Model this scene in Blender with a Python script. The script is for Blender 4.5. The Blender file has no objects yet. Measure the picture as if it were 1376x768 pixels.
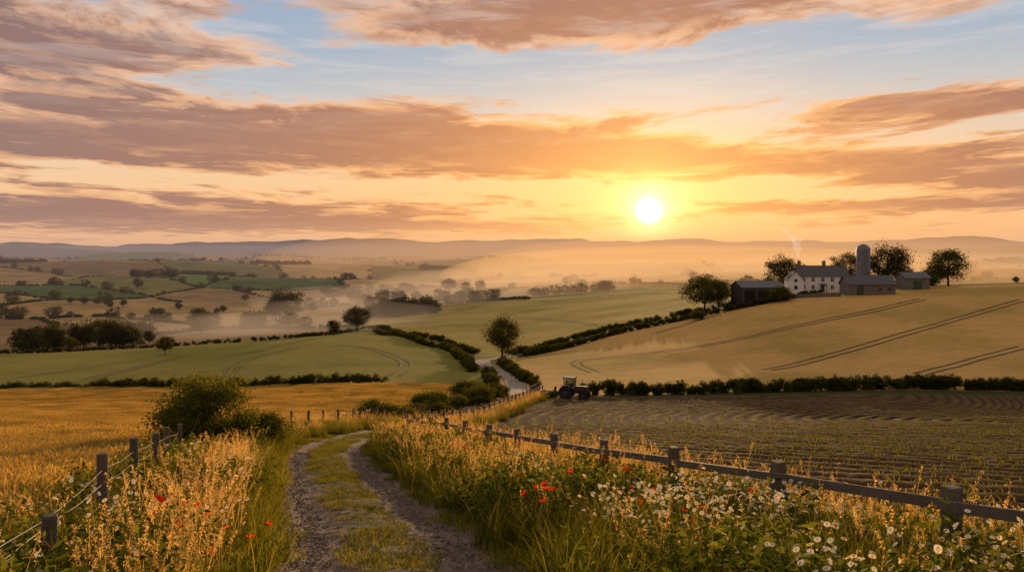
import bpy, numpy as np, math, bmesh
from mathutils import Vector, Matrix
rng=np.random.default_rng(7)
F=1070.0; CX=688.0; HY=345.0
scene=bpy.context.scene
SUN_AZ=math.atan(184/1070); SUN_EL=math.radians(3.4)

# ------------------------------------------------------------------ noise
def _h(xi,yi,s):
    h=(xi.astype(np.int64)*374761393+yi.astype(np.int64)*668265263+s*144269)&0xffffffff
    h=((h^(h>>13))*1274126177)&0xffffffff
    h=h^(h>>16)
    return (h&0xffffff)/float(0xffffff)
def vn(x,y,s=0):
    xi=np.floor(x);yi=np.floor(y);fx=x-xi;fy=y-yi
    fx=fx*fx*(3-2*fx);fy=fy*fy*(3-2*fy)
    a=_h(xi,yi,s);b=_h(xi+1,yi,s);c=_h(xi,yi+1,s);d=_h(xi+1,yi+1,s)
    return (a*(1-fx)+b*fx)*(1-fy)+(c*(1-fx)+d*fx)*fy
def fbm(x,y,s=0,o=4):
    r=0;a=.5;t=0
    for i in range(o):
        r=r+a*vn(x*2**i,y*2**i,s+i*17);t+=a;a*=.5
    return r/t
def sstep(a,b,x):
    t=np.clip((x-a)/(b-a),0,1);return t*t*(3-2*t)

# ------------------------------------------------------------------ terrain height
YS=np.array([50,60,80,110,150,190,230,270,350,450,600,800,1100,1500,2200,3200,4500,6500,9500.])
COLS={
-400:[579,570,553,533,508,482,478,474,456,436,404,386,371,358,351,348,344,341,338],
0:   [579,570,553,533,508,481,476,473,456,436,403,385,370,358,351,348,344,341,338],
200: [579,570,552,529,503,478,467,466,456,438,412,388,364,354,349,347,344,341,338],
350: [579,569,550,523,498,472,457,457,451,434,410,392,373,361,352,348,344,340,337],
500: [579,569,550,521,493,464,446,448,440,424,406,392,375,363,353,348,343,340,337],
640: [579,570,552,523,499,480,463,450,427,408,404,394,378,366,355,348,343,340,337],
760: [579,571,554,531,504,474,455,441,415,396,394,386,376,366,356,349,343,339,336],
900: [579,572,556,533,497,462,436,420,398,386,386,381,372,363,355,348,343,339,336],
1060:[579,572,556,534,479,428,388,383,386,386,384,378,370,362,354,348,343,339,336],
1220:[579,572,556,534,474,421,384,381,387,387,384,378,370,362,353,348,343,338,335],
1376:[579,572,556,534,470,416,380,377,384,386,382,377,369,361,353,347,343,338,335],
1800:[579,572,556,534,468,413,377,375,382,385,382,377,369,361,353,347,343,338,335]}
cx=np.array(sorted(COLS)); cu=(cx-CX)/F
tab=np.array([COLS[c] for c in cx],float)
ztab=-(tab-HY)*YS[None,:]/F
UG=np.linspace(-1.5,1.5,301); LG=np.linspace(math.log(50),math.log(9500),420)
t1=np.array([np.interp(LG,np.log(YS),r) for r in ztab])
t2=np.array([np.interp(UG,cu,t1[:,j]) for j in range(len(LG))])
def blur(a,s,ax):
    r=int(3*s);k=np.exp(-.5*(np.arange(-r,r+1)/s)**2);k/=k.sum()
    p=[(0,0),(0,0)];p[ax]=(r,r)
    return np.apply_along_axis(lambda v:np.convolve(v,k,'valid'),ax,np.pad(a,p,mode='edge'))
t2=blur(blur(t2,4.5,0),5,1)
def H(X,Y):
    X=np.asarray(X,float);Y=np.asarray(Y,float)
    near=-2.2-.175*np.maximum(Y,-15)
    Yc=np.maximum(Y,50.);u=np.clip(X/Yc,-1.49,1.49)
    fi=(np.log(np.minimum(Yc,9499))-LG[0])/(LG[1]-LG[0]);fj=(u-UG[0])/(UG[1]-UG[0])
    i=np.clip(fi.astype(int),0,len(LG)-2);j=np.clip(fj.astype(int),0,len(UG)-2)
    a=fi-i;b=fj-j
    far=(t2[i,j]*(1-b)+t2[i,j+1]*b)*(1-a)+(t2[i+1,j]*(1-b)+t2[i+1,j+1]*b)*a
    far=far+sstep(450,1200,Y)*(fbm(X/380,Y/300,3,3)-.5)*46
    far=far+sstep(1500,2600,Y)*(1-sstep(3600,4600,Y))*(fbm(X/900,Y/420,9,3)-.5)*140
    far=far+sstep(3600,4600,Y)*((fbm(X/1300,Y/600,29,4)-.5)*210+(fbm(X/2200,Y/1500,19,4)-.45)*270)
    t=sstep(52,85,Y)
    z=near*(1-t)+far*t
    z=z+(fbm(X/6,Y/6,5,3)-.5)*.25*sstep(300,60,Y)+ (fbm(X/35,Y/35,6,2)-.5)*1.6*sstep(60,130,Y)
    return z
def P(px,py,ymin=4.,ymax=9000.):
    u=(px-CX)/F
    Y=np.exp(np.linspace(math.log(ymin),math.log(ymax),9000))
    hit=np.nonzero(H(u*Y,Y)>=-(py-HY)/F*Y)[0]
    y=Y[hit[0]] if len(hit) else ymax
    return (u*y,y)
def Q(px,Y): return ((px-CX)/F*Y,Y)

def smooth_fn(ys,xs):
    g=np.linspace(-12,140,1521);v=np.interp(g,ys,xs);s=25
    k=np.exp(-.5*(np.arange(-75,76)/s)**2);k/=k.sum()
    v=np.convolve(np.pad(v,75,mode='edge'),k,'valid')
    return lambda Y:np.interp(Y,g,v)
Xt=smooth_fn([-12,0,6,10,14,20,26.8,34.7,41,50,60,70,90,108,125,140],[.6,.1,-.5,-1.34,-2.5,-4.4,-6.3,-7.9,-8.4,-8.2,-6.9,-5.4,-2.4,.9,-.8,-3])
def Xf(Y): return np.interp(Y,[-12,40,50,70,90,110,114],[11.33,-5.3,-5.0,-2.4,.6,4.2,5.])
def Xl(Y): return np.interp(Y,[-12,26,32,40,50,60,70,100,112],[2.12,-10.8,-12.6,-13.2,-12.2,-10.6,-8.9,-5.0,-3.5])

# ------------------------------------------------------------------ node helpers
NT=None
class E:
    def __init__(s,sock): s.s=sock
    def __add__(a,b): return M('ADD',a,b)
    def __radd__(a,b): return M('ADD',b,a)
    def __sub__(a,b): return M('SUBTRACT',a,b)
    def __rsub__(a,b): return M('SUBTRACT',b,a)
    def __mul__(a,b): return M('MULTIPLY',a,b)
    def __rmul__(a,b): return M('MULTIPLY',b,a)
    def __truediv__(a,b): return M('DIVIDE',a,b)
    def __rtruediv__(a,b): return M('DIVIDE',b,a)
def put(sock,v):
    if isinstance(v,E): NT.links.new(v.s,sock)
    elif v is not None:
        if isinstance(v,(tuple,list)) and len(v)==3 and sock.type=='RGBA': v=(*v,1)
        sock.default_value=v
def M(op,a,b=None,c=None,clamp=False):
    n=NT.nodes.new('ShaderNodeMath');n.operation=op;n.use_clamp=clamp
    for i,v in enumerate((a,b,c)):
        if v is not None: put(n.inputs[i],v)
    return E(n.outputs[0])
def SS(a,b,x):
    n=NT.nodes.new('ShaderNodeMapRange');n.interpolation_type='SMOOTHSTEP'
    put(n.inputs['Value'],x);n.inputs['From Min'].default_value=a;n.inputs['From Max'].default_value=b
    return E(n.outputs[0])
def MX(f,a,b,mode='MIX'):
    n=NT.nodes.new('ShaderNodeMix');n.data_type='RGBA';n.blend_type=mode;n.clamp_factor=True
    put(n.inputs[0],f);put(n.inputs[6],a);put(n.inputs[7],b);return E(n.outputs[2])
def VEC(x,y,z=0.0):
    n=NT.nodes.new('ShaderNodeCombineXYZ')
    for i,v in enumerate((x,y,z)): put(n.inputs[i],v)
    return E(n.outputs[0])
def SEP(v):
    n=NT.nodes.new('ShaderNodeSeparateXYZ');put(n.inputs[0],v);return [E(o) for o in n.outputs]
def NOISE(v,scale,detail=4,rough=.55,dist=0,col=False):
    n=NT.nodes.new('ShaderNodeTexNoise')
    if v is not None: put(n.inputs['Vector'],v)
    n.inputs['Scale'].default_value=scale;n.inputs['Detail'].default_value=detail
    n.inputs['Roughness'].default_value=rough;n.inputs['Distortion'].default_value=dist
    return E(n.outputs['Color' if col else 'Fac'])
def ATTR(name,out='Fac'):
    n=NT.nodes.new('ShaderNodeAttribute');n.attribute_name=name;return E(n.outputs[out])
def POS():
    return E(NT.nodes.new('ShaderNodeNewGeometry').outputs['Position'])
def OBJ():
    return E(NT.nodes.new('ShaderNodeTexCoord').outputs['Object'])
def RND():
    return E(NT.nodes.new('ShaderNodeObjectInfo').outputs['Random'])
def RAMP(x,stops):
    n=NT.nodes.new('ShaderNodeValToRGB');cr=n.color_ramp
    while len(cr.elements)<len(stops): cr.elements.new(.5)
    for e,(p,c) in zip(cr.elements,stops): e.position=p;e.color=(*c,1)
    put(n.inputs[0],x);return E(n.outputs[0])
def BUMP(h,strength=.5,dist=.1):
    n=NT.nodes.new('ShaderNodeBump');n.inputs['Strength'].default_value=strength;n.inputs['Distance'].default_value=dist
    put(n.inputs['Height'],h);return E(n.outputs[0])
def begin(name):
    global NT
    m=bpy.data.materials.new(name);m.use_nodes=True;NT=m.node_tree;NT.nodes.clear();return m
def finish_bsdf(col,rough=.8,bump=None,spec=.2,trans=0.,metal=0.):
    n=NT.nodes.new('ShaderNodeBsdfPrincipled');put(n.inputs['Base Color'],col);put(n.inputs['Roughness'],rough)
    n.inputs['Specular IOR Level'].default_value=spec;put(n.inputs['Metallic'],metal)
    if bump is not None: put(n.inputs['Normal'],bump)
    o=NT.nodes.new('ShaderNodeOutputMaterial');NT.links.new(n.outputs[0],o.inputs[0])
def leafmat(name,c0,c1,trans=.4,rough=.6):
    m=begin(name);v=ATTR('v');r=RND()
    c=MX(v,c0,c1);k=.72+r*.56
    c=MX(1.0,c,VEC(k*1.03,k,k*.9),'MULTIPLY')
    n=NT.nodes.new('ShaderNodeBsdfDiffuse');put(n.inputs[0],c)
    t=NT.nodes.new('ShaderNodeBsdfTranslucent');put(t.inputs[0],MX(1.0,c,(1.6,1.22,.62),'MULTIPLY'))
    mx=NT.nodes.new('ShaderNodeMixShader');mx.inputs[0].default_value=trans
    NT.links.new(n.outputs[0],mx.inputs[1]);NT.links.new(t.outputs[0],mx.inputs[2])
    o=NT.nodes.new('ShaderNodeOutputMaterial');NT.links.new(mx.outputs[0],o.inputs[0]);return m
def simple(name,c,rough=.7,var=.3,scale=3,bump=.3,metal=0,spec=.3):
    m=begin(name);n=NOISE(OBJ(),scale,4,.65);n2=NOISE(OBJ(),scale*9,2)
    k=(1-var/2)+(n-.5)*var*2+(n2-.5)*var
    col=MX(1.0,c,VEC(k,k,k),'MULTIPLY')
    finish_bsdf(col,rough,BUMP(n2,bump,.02),spec=spec,metal=metal);return m

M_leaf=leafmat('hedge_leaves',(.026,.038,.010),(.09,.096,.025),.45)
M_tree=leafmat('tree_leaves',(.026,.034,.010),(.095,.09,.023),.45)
M_bushleaf=leafmat('hawthorn_leaves',(.036,.052,.011),(.14,.15,.032),.55)
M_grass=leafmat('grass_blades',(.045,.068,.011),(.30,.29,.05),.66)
M_dry=leafmat('dry_grass',(.22,.165,.065),(.64,.48,.25),.68)
M_wheat=leafmat('wheat_straw',(.12,.14,.035),(.54,.43,.18),.58)
M_weed=leafmat('weed_leaves',(.026,.050,.010),(.14,.175,.034),.56)
M_red=leafmat('poppy_petals',(.65,.02,.01),(.85,.06,.02),.45)
M_white=leafmat('daisy_petals',(.7,.7,.68),(.85,.85,.8),.35)
M_yel=leafmat('daisy_centre',(.6,.38,.02),(.7,.45,.03),.1)
M_crop=leafmat('crop_leaves',(.06,.085,.016),(.20,.21,.04),.55)
M_bark=simple('tree_bark',(.09,.065,.045),.9,.6,4,.8)
M_wood=begin('weathered_timber')
p=OBJ();n1=NOISE(p,2.2,4,.6);n2=NOISE(p,28,4,.7,1.5)
c=MX(n1,(.055,.041,.028),(.21,.155,.105));c=MX(SS(.45,.75,n2),c,(.035,.026,.019))
finish_bsdf(c,.8,BUMP(n2,.7,.01),spec=.3)
M_wire=simple('fence_wire',(.25,.23,.21),.4,.2,9,.1,.8)

# ------------------------------------------------------------------ mesh helpers
def link(o,parent=None):
    scene.collection.objects.link(o)
    if parent: o.parent=parent
    return o
def mesh_np(name,V,Q4,mats=(),midx=None,attrs=None,smooth=False):
    V=np.asarray(V,np.float32).reshape(-1,3);Q4=np.asarray(Q4,np.int32).reshape(-1,4)
    me=bpy.data.meshes.new(name);me.vertices.add(len(V));me.vertices.foreach_set('co',V.ravel())
    me.loops.add(Q4.size);me.loops.foreach_set('vertex_index',Q4.ravel())
    me.polygons.add(len(Q4));me.polygons.foreach_set('loop_start',np.arange(0,Q4.size,4,dtype=np.int32))
    try: me.polygons.foreach_set('loop_total',np.full(len(Q4),4,np.int32))
    except Exception: pass
    for m in mats: me.materials.append(m)
    if midx is not None: me.polygons.foreach_set('material_index',np.asarray(midx,np.int32))
    me.polygons.foreach_set('use_smooth',np.full(len(Q4),smooth))
    if attrs:
        for k,a in attrs.items():
            a=np.asarray(a,np.float32)
            if a.ndim==2:
                at=me.attributes.new(k,'FLOAT_COLOR','POINT');at.data.foreach_set('color',a.ravel())
            else:
                at=me.attributes.new(k,'FLOAT','POINT');at.data.foreach_set('value',a.ravel())
    me.update(calc_edges=True)
    return me
class Bag:
    def __init__(s): s.V=[];s.Q=[];s.M=[];s.v=[];s.n=0
    def add(s,V,Q4,mi=0,v=None):
        V=np.asarray(V,float).reshape(-1,3);Q4=np.asarray(Q4,int).reshape(-1,4)
        s.V.append(V);s.Q.append(Q4+s.n);s.M.append(np.full(len(Q4),mi))
        s.v.append(np.full(len(V),.5) if v is None else v);s.n+=len(V)
    def mesh(s,name,mats,smooth=False):
        return mesh_np(name,np.vstack(s.V),np.vstack(s.Q),mats,np.concatenate(s.M),{'v':np.concatenate(s.v)},smooth)
def leaves(C,size,r,asp=.6,flat=None):
    n=len(C);a=r.normal(size=(n,3))
    if flat is not None: a[:,2]*=flat
    a/=np.linalg.norm(a,axis=1)[:,None]
    b=np.cross(a,r.normal(size=(n,3)));b/=np.linalg.norm(b,axis=1)[:,None]+1e-9
    s=(size*r.uniform(.6,1.35,n))[:,None]
    V=np.stack([C-a*s,C+b*s*asp,C+a*s,C-b*s*asp],1).reshape(-1,3)
    return V,np.arange(4*n).reshape(n,4)
def blades(base,h,ang,lean,w,face,S=3,power=.8):
    n=len(h);d=np.stack([np.cos(ang),np.sin(ang)],1);sd=np.stack([np.cos(face),np.sin(face)],1)
    V=np.zeros((n,S+1,2,3))
    for k in range(S+1):
        t=k/S;c=base+d*(lean*h*t**2)[:,None];z=h*t*(1-.25*lean*t)
        ww=(w*max(1-t,0.04)**power)[:,None]*.5
        V[:,k,0,:2]=c-sd*ww;V[:,k,1,:2]=c+sd*ww;V[:,k,:,2]=z[:,None]
    q=[]
    for k in range(S): q.append([2*k,2*k+1,2*k+3,2*k+2])
    Q4=(np.arange(n)[:,None,None]*(2*(S+1))+np.array(q)[None]).reshape(-1,4)
    return V.reshape(-1,3),Q4,V[:,S].mean(1)
def tube(pts,rad,k=7):
    pts=np.asarray(pts,float);V=[];n=len(pts)
    for i,p in enumerate(pts):
        t=pts[min(i+1,n-1)]-pts[max(i-1,0)];t/=np.linalg.norm(t)+1e-9
        a=np.cross(t,[.3,.9,.1] if abs(t[1])<.8 else [1,0,0]);a/=np.linalg.norm(a);b=np.cross(t,a)
        for j in range(k):
            th=2*math.pi*j/k;V.append(p+rad[i]*(math.cos(th)*a+math.sin(th)*b))
    Q4=[[i*k+j,i*k+(j+1)%k,(i+1)*k+(j+1)%k,(i+1)*k+j] for i in range(n-1) for j in range(k)]
    return np.array(V),np.array(Q4)
def ws(v,n): return np.repeat(v,n)
def disc_pts(r,n,R):
    a=r.uniform(0,6.283,n);q=R*np.sqrt(r.uniform(0,1,n));return np.stack([q*np.cos(a),q*np.sin(a)],1)

# ------------------------------------------------------------------ plant templates
def coll(name,meshes):
    c=bpy.data.collections.new(name)
    for i,me in enumerate(meshes): c.objects.link(bpy.data.objects.new(f'{name}_{i}',me))
    return c
def grass_patch(seed,n,h0,h1,R,w,mat,lean=.5,S=3):
    r=np.random.default_rng(seed);B=Bag()
    base=disc_pts(r,n,R);h=r.uniform(h0,h1,n)*(.55+.9*fbm(base[:,0]*3.5+seed*7,base[:,1]*3.5,seed,2))
    g=fbm(base[:,0]*5,base[:,1]*5+seed*3,seed+5,2)*9
    V,Q4,tip=blades(base,h,g+r.normal(size=n)*.8,r.uniform(.1,lean*1.4,n),w*r.uniform(.6,1.3,n),r.uniform(0,6.28,n),S)
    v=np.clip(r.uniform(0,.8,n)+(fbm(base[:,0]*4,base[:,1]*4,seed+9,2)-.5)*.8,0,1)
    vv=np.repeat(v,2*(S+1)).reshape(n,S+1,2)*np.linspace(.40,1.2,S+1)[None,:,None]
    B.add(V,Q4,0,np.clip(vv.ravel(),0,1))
    return B
def seed_grass(seed,n,h0,h1,rad,w=.004,head=.16,dens=22,hw=.014):
    r=np.random.default_rng(seed);B=Bag();base=r.normal(size=(n,2))*rad*.5
    h=r.uniform(h0,h1,n);ang=r.uniform(0,6.28,n);lean=r.uniform(.05,.4,n);v=r.uniform(.3,1,n)
    V,Q4,tip=blades(base,h,ang,lean,np.full(n,w),r.uniform(0,6.28,n),4,.15);B.add(V,Q4,0,ws(v,10))
    m=dens;t=np.tile(np.linspace(0,1,m),n);I=np.repeat(np.arange(n),m)
    tt=1-t*head/h[I]
    C=np.zeros((n*m,3));d=np.stack([np.cos(ang),np.sin(ang)],1)
    C[:,:2]=base[I]+d[I]*(lean[I]*h[I]*tt**2)[:,None];C[:,2]=h[I]*tt*(1-.25*lean[I]*tt)
    C+=r.normal(size=C.shape)*(hw*(.25+np.sin(np.pi*np.clip(t*.9+.08,0,1))))[:,None]*.8
    V,Q4=leaves(C,.014,r,.3);B.add(V,Q4,0,np.repeat(v[I]*.6+.4,4))
    k=n*2;V,Q4,_=blades(r.normal(size=(k,2))*rad*.5,r.uniform(.2,.45,k),r.uniform(0,6.28,k),r.uniform(.2,.8,k),np.full(k,.008),r.uniform(0,6.28,k),3)
    B.add(V,Q4,0,ws(r.uniform(0,.6,k),8));return B
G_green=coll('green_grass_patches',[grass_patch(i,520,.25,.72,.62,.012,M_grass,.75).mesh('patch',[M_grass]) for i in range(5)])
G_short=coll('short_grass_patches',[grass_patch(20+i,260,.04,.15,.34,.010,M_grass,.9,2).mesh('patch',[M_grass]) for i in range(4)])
G_dry=coll('dry_seed_grass',[seed_grass(30+i,13,.55,1.1,.36).mesh('seedgrass',[M_dry]) for i in range(5)])
def wheat(seed,n,size):
    r=np.random.default_rng(seed);B=Bag();base=r.uniform(-size/2,size/2,(n,2));h=r.normal(.74,.06,n)+.12*(fbm(base[:,0]*1.5,base[:,1]*1.5,seed,2)-.5)
    ang=r.normal(.6,1.2,n);lean=r.uniform(.05,.3,n);v=np.clip(r.normal(.5,.25,n),0,1)
    V,Q4,tip=blades(base,h,ang,lean,np.full(n,.007),r.uniform(0,6.28,n),2,.2);B.add(V,Q4,0,ws(v*.5,6))
    for k in range(2):
        f=r.uniform(0,6.28,n);sd=np.stack([np.cos(f),np.sin(f),0*f],1)*.012
        ax=np.stack([np.cos(ang)*.45,np.sin(ang)*.45,np.ones(n)*.8],1)*.055
        V=np.stack([tip-ax*.2,tip+ax*.7+sd,tip+ax*2,tip+ax*.7-sd],1).reshape(-1,3)
        B.add(V,np.arange(4*n).reshape(n,4),0,np.repeat(v*.5+.5,4))
    k=n;V,Q4,_=blades(r.uniform(-size/2,size/2,(k,2)),r.uniform(.3,.6,k),r.uniform(0,6.28,k),r.uniform(.3,.9,k),np.full(k,.012),r.uniform(0,6.28,k),2)
    B.add(V,Q4,0,ws(r.uniform(0,.3,k),6));return B
G_wheat=coll('wheat_plants',[wheat(50+i,900,2.3).mesh('wheat',[M_wheat]) for i in range(4)])
def weed(seed,hgt,n,mat,ls=.035):
    r=np.random.default_rng(seed);B=Bag();m=16
    for s in range(m):
        a=r.uniform(0,6.28);rr=r.uniform(0,.3);h=hgt*r.uniform(.45,1)
        tip=np.array([rr*math.cos(a)*1.8,rr*math.sin(a)*1.8,h]);b0=np.array([rr*math.cos(a)*.4,rr*math.sin(a)*.4,0])
        V,Q4=tube([b0,(b0+tip)/2+[0,0,.05],tip],[.004,.003,.001],4);B.add(V,Q4,0,np.full(len(V),.6))
        t=r.uniform(.12,1,n//m)[:,None];C=b0*(1-t)+tip*t+r.normal(size=(n//m,3))*.05
        V,Q4=leaves(C,ls,r,.42,.6);B.add(V,Q4,0,np.repeat(r.uniform(0,1,len(C)),4))
    return B
G_weed=coll('verge_weed_plants',[weed(70+i,.62,600,M_weed).mesh('weed',[M_weed]) for i in range(5)])
def flower(seed,kind):
    r=np.random.default_rng(seed);B=Bag();n=9 if kind=='daisy' else 2
    for s in range(n):
        b=r.normal(size=2)*(.16 if kind=='daisy' else .08);h=r.uniform(.48,.86) if kind=='daisy' else r.uniform(.55,.78)
        a=r.uniform(0,6.28);V,Q4,tip=blades(b[None],np.array([h]),np.array([a]),np.array([.15]),np.array([.005]),np.array([0.]),3,.1)
        B.add(V,Q4,0);tip=tip[0]
        nrm=np.array([r.normal()*.4,-.45+r.normal()*.3,.8]);nrm/=np.linalg.norm(nrm)
        e1=np.cross(nrm,[1,0,0]);e1/=np.linalg.norm(e1);e2=np.cross(nrm,e1)
        if kind=='daisy':
            R=.026;Vp=[];
            for k in range(10):
                t=k*.628;d=math.cos(t)*e1+math.sin(t)*e2;s2=-math.sin(t)*e1+math.cos(t)*e2
                Vp+=[tip+d*.003,tip+d*R*.7+s2*.0068,tip+d*R-nrm*.003,tip+d*R*.7-s2*.0068]
            B.add(Vp,np.arange(40).reshape(-1,4),1,np.full(40,r.uniform(.3,1)))
            Vp=[]
            for k in range(4):
                t=k*1.571;d=math.cos(t)*e1+math.sin(t)*e2;d2=math.cos(t+1.571)*e1+math.sin(t+1.571)*e2
                Vp+=[tip+nrm*.006,tip+d*.007+nrm*.002,tip+(d+d2)*.0055+nrm*.002,tip+d2*.007+nrm*.002]
            B.add(Vp,np.arange(16).reshape(-1,4),2)
        else:
            Vp=[];vv=[]
            for k in range(5):
                t=k*1.257+r.normal()*.15;d=math.cos(t)*e1+math.sin(t)*e2;s2=-math.sin(t)*e1+math.cos(t)*e2
                q=r.uniform(.9,1.15)*.048
                p0=tip;p1=tip+d*q*.6+s2*q*.55+nrm*q*.35;p2=tip+d*q*.95+nrm*q*.75;p3=tip+d*q*.6-s2*q*.55+nrm*q*.35
                Vp+=[p0,p1,p2,p3];vv+=[0,.5,1,.5]
            B.add(Vp,np.arange(20).reshape(-1,4),1,np.array(vv))
            V,Q4=leaves(tip[None]+nrm*.012+r.normal(size=(5,3))*.004,.006,r);B.add(V,Q4,3)
    return B
M_black=simple('poppy_centre',(.02,.015,.02),.8)
G_daisy=coll('oxeye_daisy_plants',[flower(90+i,'daisy').mesh('daisy',[M_weed,M_white,M_yel]) for i in range(4)])
G_poppy=coll('poppy_plants',[flower(100+i,'poppy').mesh('poppy',[M_weed,M_red,M_yel,M_black]) for i in range(4)])
def clump(seed,n,ls,sq=.8):
    r=np.random.default_rng(seed);B=Bag();cc=r.normal(size=(16,3));cc/=np.linalg.norm(cc,axis=1)[:,None];cc*=r.uniform(.35,.8,16)[:,None]
    I=r.integers(0,16,n);C=cc[I]+r.normal(size=(n,3))*.19;C[:,2]*=sq
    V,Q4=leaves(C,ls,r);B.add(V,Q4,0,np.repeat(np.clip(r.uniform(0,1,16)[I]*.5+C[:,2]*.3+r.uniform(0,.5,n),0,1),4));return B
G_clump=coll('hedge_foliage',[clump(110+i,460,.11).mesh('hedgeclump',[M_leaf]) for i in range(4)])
def crop(seed):
    r=np.random.default_rng(seed);B=Bag();n=22
    b=np.stack([r.uniform(-.55,.55,n),r.normal(size=n)*.05],1)
    V,Q4,_=blades(b,r.uniform(.06,.15,n),r.uniform(0,6.28,n),r.uniform(.4,1.2,n),np.full(n,.04),r.uniform(0,6.28,n),2,.6)
    B.add(V,Q4,0,ws(r.uniform(0,1,n),6));return B
G_crop=coll('crop_seedlings',[crop(120+i).mesh('seedling',[M_crop]) for i in range(6)])
def tree_mesh(seed,Ht=10.,cw=.44,nc=66,nl=8000,ls=.165,zc=.58,zr=.42,lm=None,crs=1.):
    r=np.random.default_rng(seed);B=Bag()
    top=np.array([r.normal()*.3,r.normal()*.3,Ht*.75])
    tp=[np.array([0,0,-.4]),np.array([0,0,.3]),top*[.3,.3,.33],top*[.6,.6,.66],top]
    V,Q4=tube(tp,[Ht*.036,Ht*.026,Ht*.021,Ht*.013,Ht*.004],8);B.add(V,Q4,0)
    cc=r.normal(size=(nc,3));cc/=np.linalg.norm(cc,axis=1)[:,None];rad=r.uniform(.35,1,nc)**.6
    cc=cc*rad[:,None]*np.array([cw,cw,zr*.92])*Ht;cc[:,2]+=zc*Ht
    cc[:,0]+=fbm(cc[:,2]*.4+seed,cc[:,1]*.3,seed,2)*Ht*.12-Ht*.06
    for c in cc:
        if c[2]<Ht*.2: c[2]=Ht*.2+abs(r.normal())*.3
    for i in range(min(nc,26)):
        c=cc[i];s=top*r.uniform(.25,.7);mid=(s+c)/2+[0,0,-.04*Ht]
        V,Q4=tube([s,mid,c],[Ht*.009,Ht*.006,Ht*.002],5);B.add(V,Q4,0)
    cr=r.uniform(.055,.11,nc)*Ht*crs
    I=r.integers(0,nc,nl);C=cc[I]+r.normal(size=(nl,3))*cr[I][:,None]*[1,1,.7]
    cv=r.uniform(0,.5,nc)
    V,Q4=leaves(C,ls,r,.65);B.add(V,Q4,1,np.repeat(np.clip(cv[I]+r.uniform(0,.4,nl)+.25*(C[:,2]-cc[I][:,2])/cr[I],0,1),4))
    return B.mesh('tree',[M_bark,lm or M_tree])
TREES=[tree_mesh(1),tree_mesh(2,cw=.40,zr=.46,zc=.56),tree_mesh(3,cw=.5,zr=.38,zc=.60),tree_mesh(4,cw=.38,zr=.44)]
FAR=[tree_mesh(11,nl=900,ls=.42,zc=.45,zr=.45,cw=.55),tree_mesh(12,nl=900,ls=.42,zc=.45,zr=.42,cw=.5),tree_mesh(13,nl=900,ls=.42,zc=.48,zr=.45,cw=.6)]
G_far=coll('woodland_tree_kinds',FAR)
BUSH=tree_mesh(21,3.,.56,90,24000,.045,zc=.5,zr=.48,lm=M_bushleaf)
BUSH2=tree_mesh(22,3.,.62,60,8000,.07,zc=.42,zr=.42,lm=M_bushleaf)

# ------------------------------------------------------------------ instancing
def scatter(name,X,Y,c,nvar,smin,smax,z=None,rotz=None,tilt=.08,dz=0.,sz=None,seed=1,align=False):
    r=np.random.default_rng(seed);X=np.asarray(X,float);Y=np.asarray(Y,float);n=len(X)
    if z is None: z=H(X,Y)
    me=bpy.data.meshes.new(name);me.vertices.add(n)
    me.vertices.foreach_set('co',np.stack([X,Y,z+dz],1).astype(np.float32).ravel())
    rz=r.uniform(0,6.28,n) if rotz is None else rotz
    if align:
        gx_=(H(X+.7,Y)-H(X-.7,Y))/1.4;gy_=(H(X,Y+.7)-H(X,Y-.7))/1.4;rot=np.zeros((n,3))
        for i in range(n):
            q=Vector((0,0,1)).rotation_difference(Vector((-gx_[i],-gy_[i],1)))
            rot[i]=(q.to_matrix()@Matrix.Rotation(rz[i],3,'Z')).to_euler()
    else: rot=np.stack([r.normal(size=n)*tilt,r.normal(size=n)*tilt,rz],1)
    s=r.uniform(smin,smax,n);sc=np.stack([s,s,s*(1 if sz is None else sz)],1)
    a=me.attributes.new('rot','FLOAT_VECTOR','POINT');a.data.foreach_set('vector',rot.astype(np.float32).ravel())
    a=me.attributes.new('scl','FLOAT_VECTOR','POINT');a.data.foreach_set('vector',sc.astype(np.float32).ravel())
    a=me.attributes.new('idx','INT','POINT');a.data.foreach_set('value',r.integers(0,nvar,n).astype(np.int32))
    o=link(bpy.data.objects.new(name,me))
    g=bpy.data.node_groups.new(name+'_scatter','GeometryNodeTree')
    g.interface.new_socket('Geometry',in_out='INPUT',socket_type='NodeSocketGeometry')
    g.interface.new_socket('Geometry',in_out='OUTPUT',socket_type='NodeSocketGeometry')
    gi=g.nodes.new('NodeGroupInput');go=g.nodes.new('NodeGroupOutput')
    ip=g.nodes.new('GeometryNodeInstanceOnPoints');ci=g.nodes.new('GeometryNodeCollectionInfo')
    ci.inputs['Collection'].default_value=c;ci.inputs['Separate Children'].default_value=True;ci.inputs['Reset Children'].default_value=True
    def na(nm,t):
        q=g.nodes.new('GeometryNodeInputNamedAttribute');q.data_type=t;q.inputs['Name'].default_value=nm
        return [x for x in q.outputs if x.name=='Attribute' and x.enabled][0]
    L=g.links.new
    L(gi.outputs[0],ip.inputs['Points']);L(ci.outputs[0],ip.inputs['Instance']);ip.inputs['Pick Instance'].default_value=True
    L(na('idx','INT'),ip.inputs['Instance Index']);L(na('rot','FLOAT_VECTOR'),ip.inputs['Rotation']);L(na('scl','FLOAT_VECTOR'),ip.inputs['Scale'])
    L(ip.outputs[0],go.inputs[0])
    md=o.modifiers.new('scatter','NODES');md.node_group=g
    return o

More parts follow.
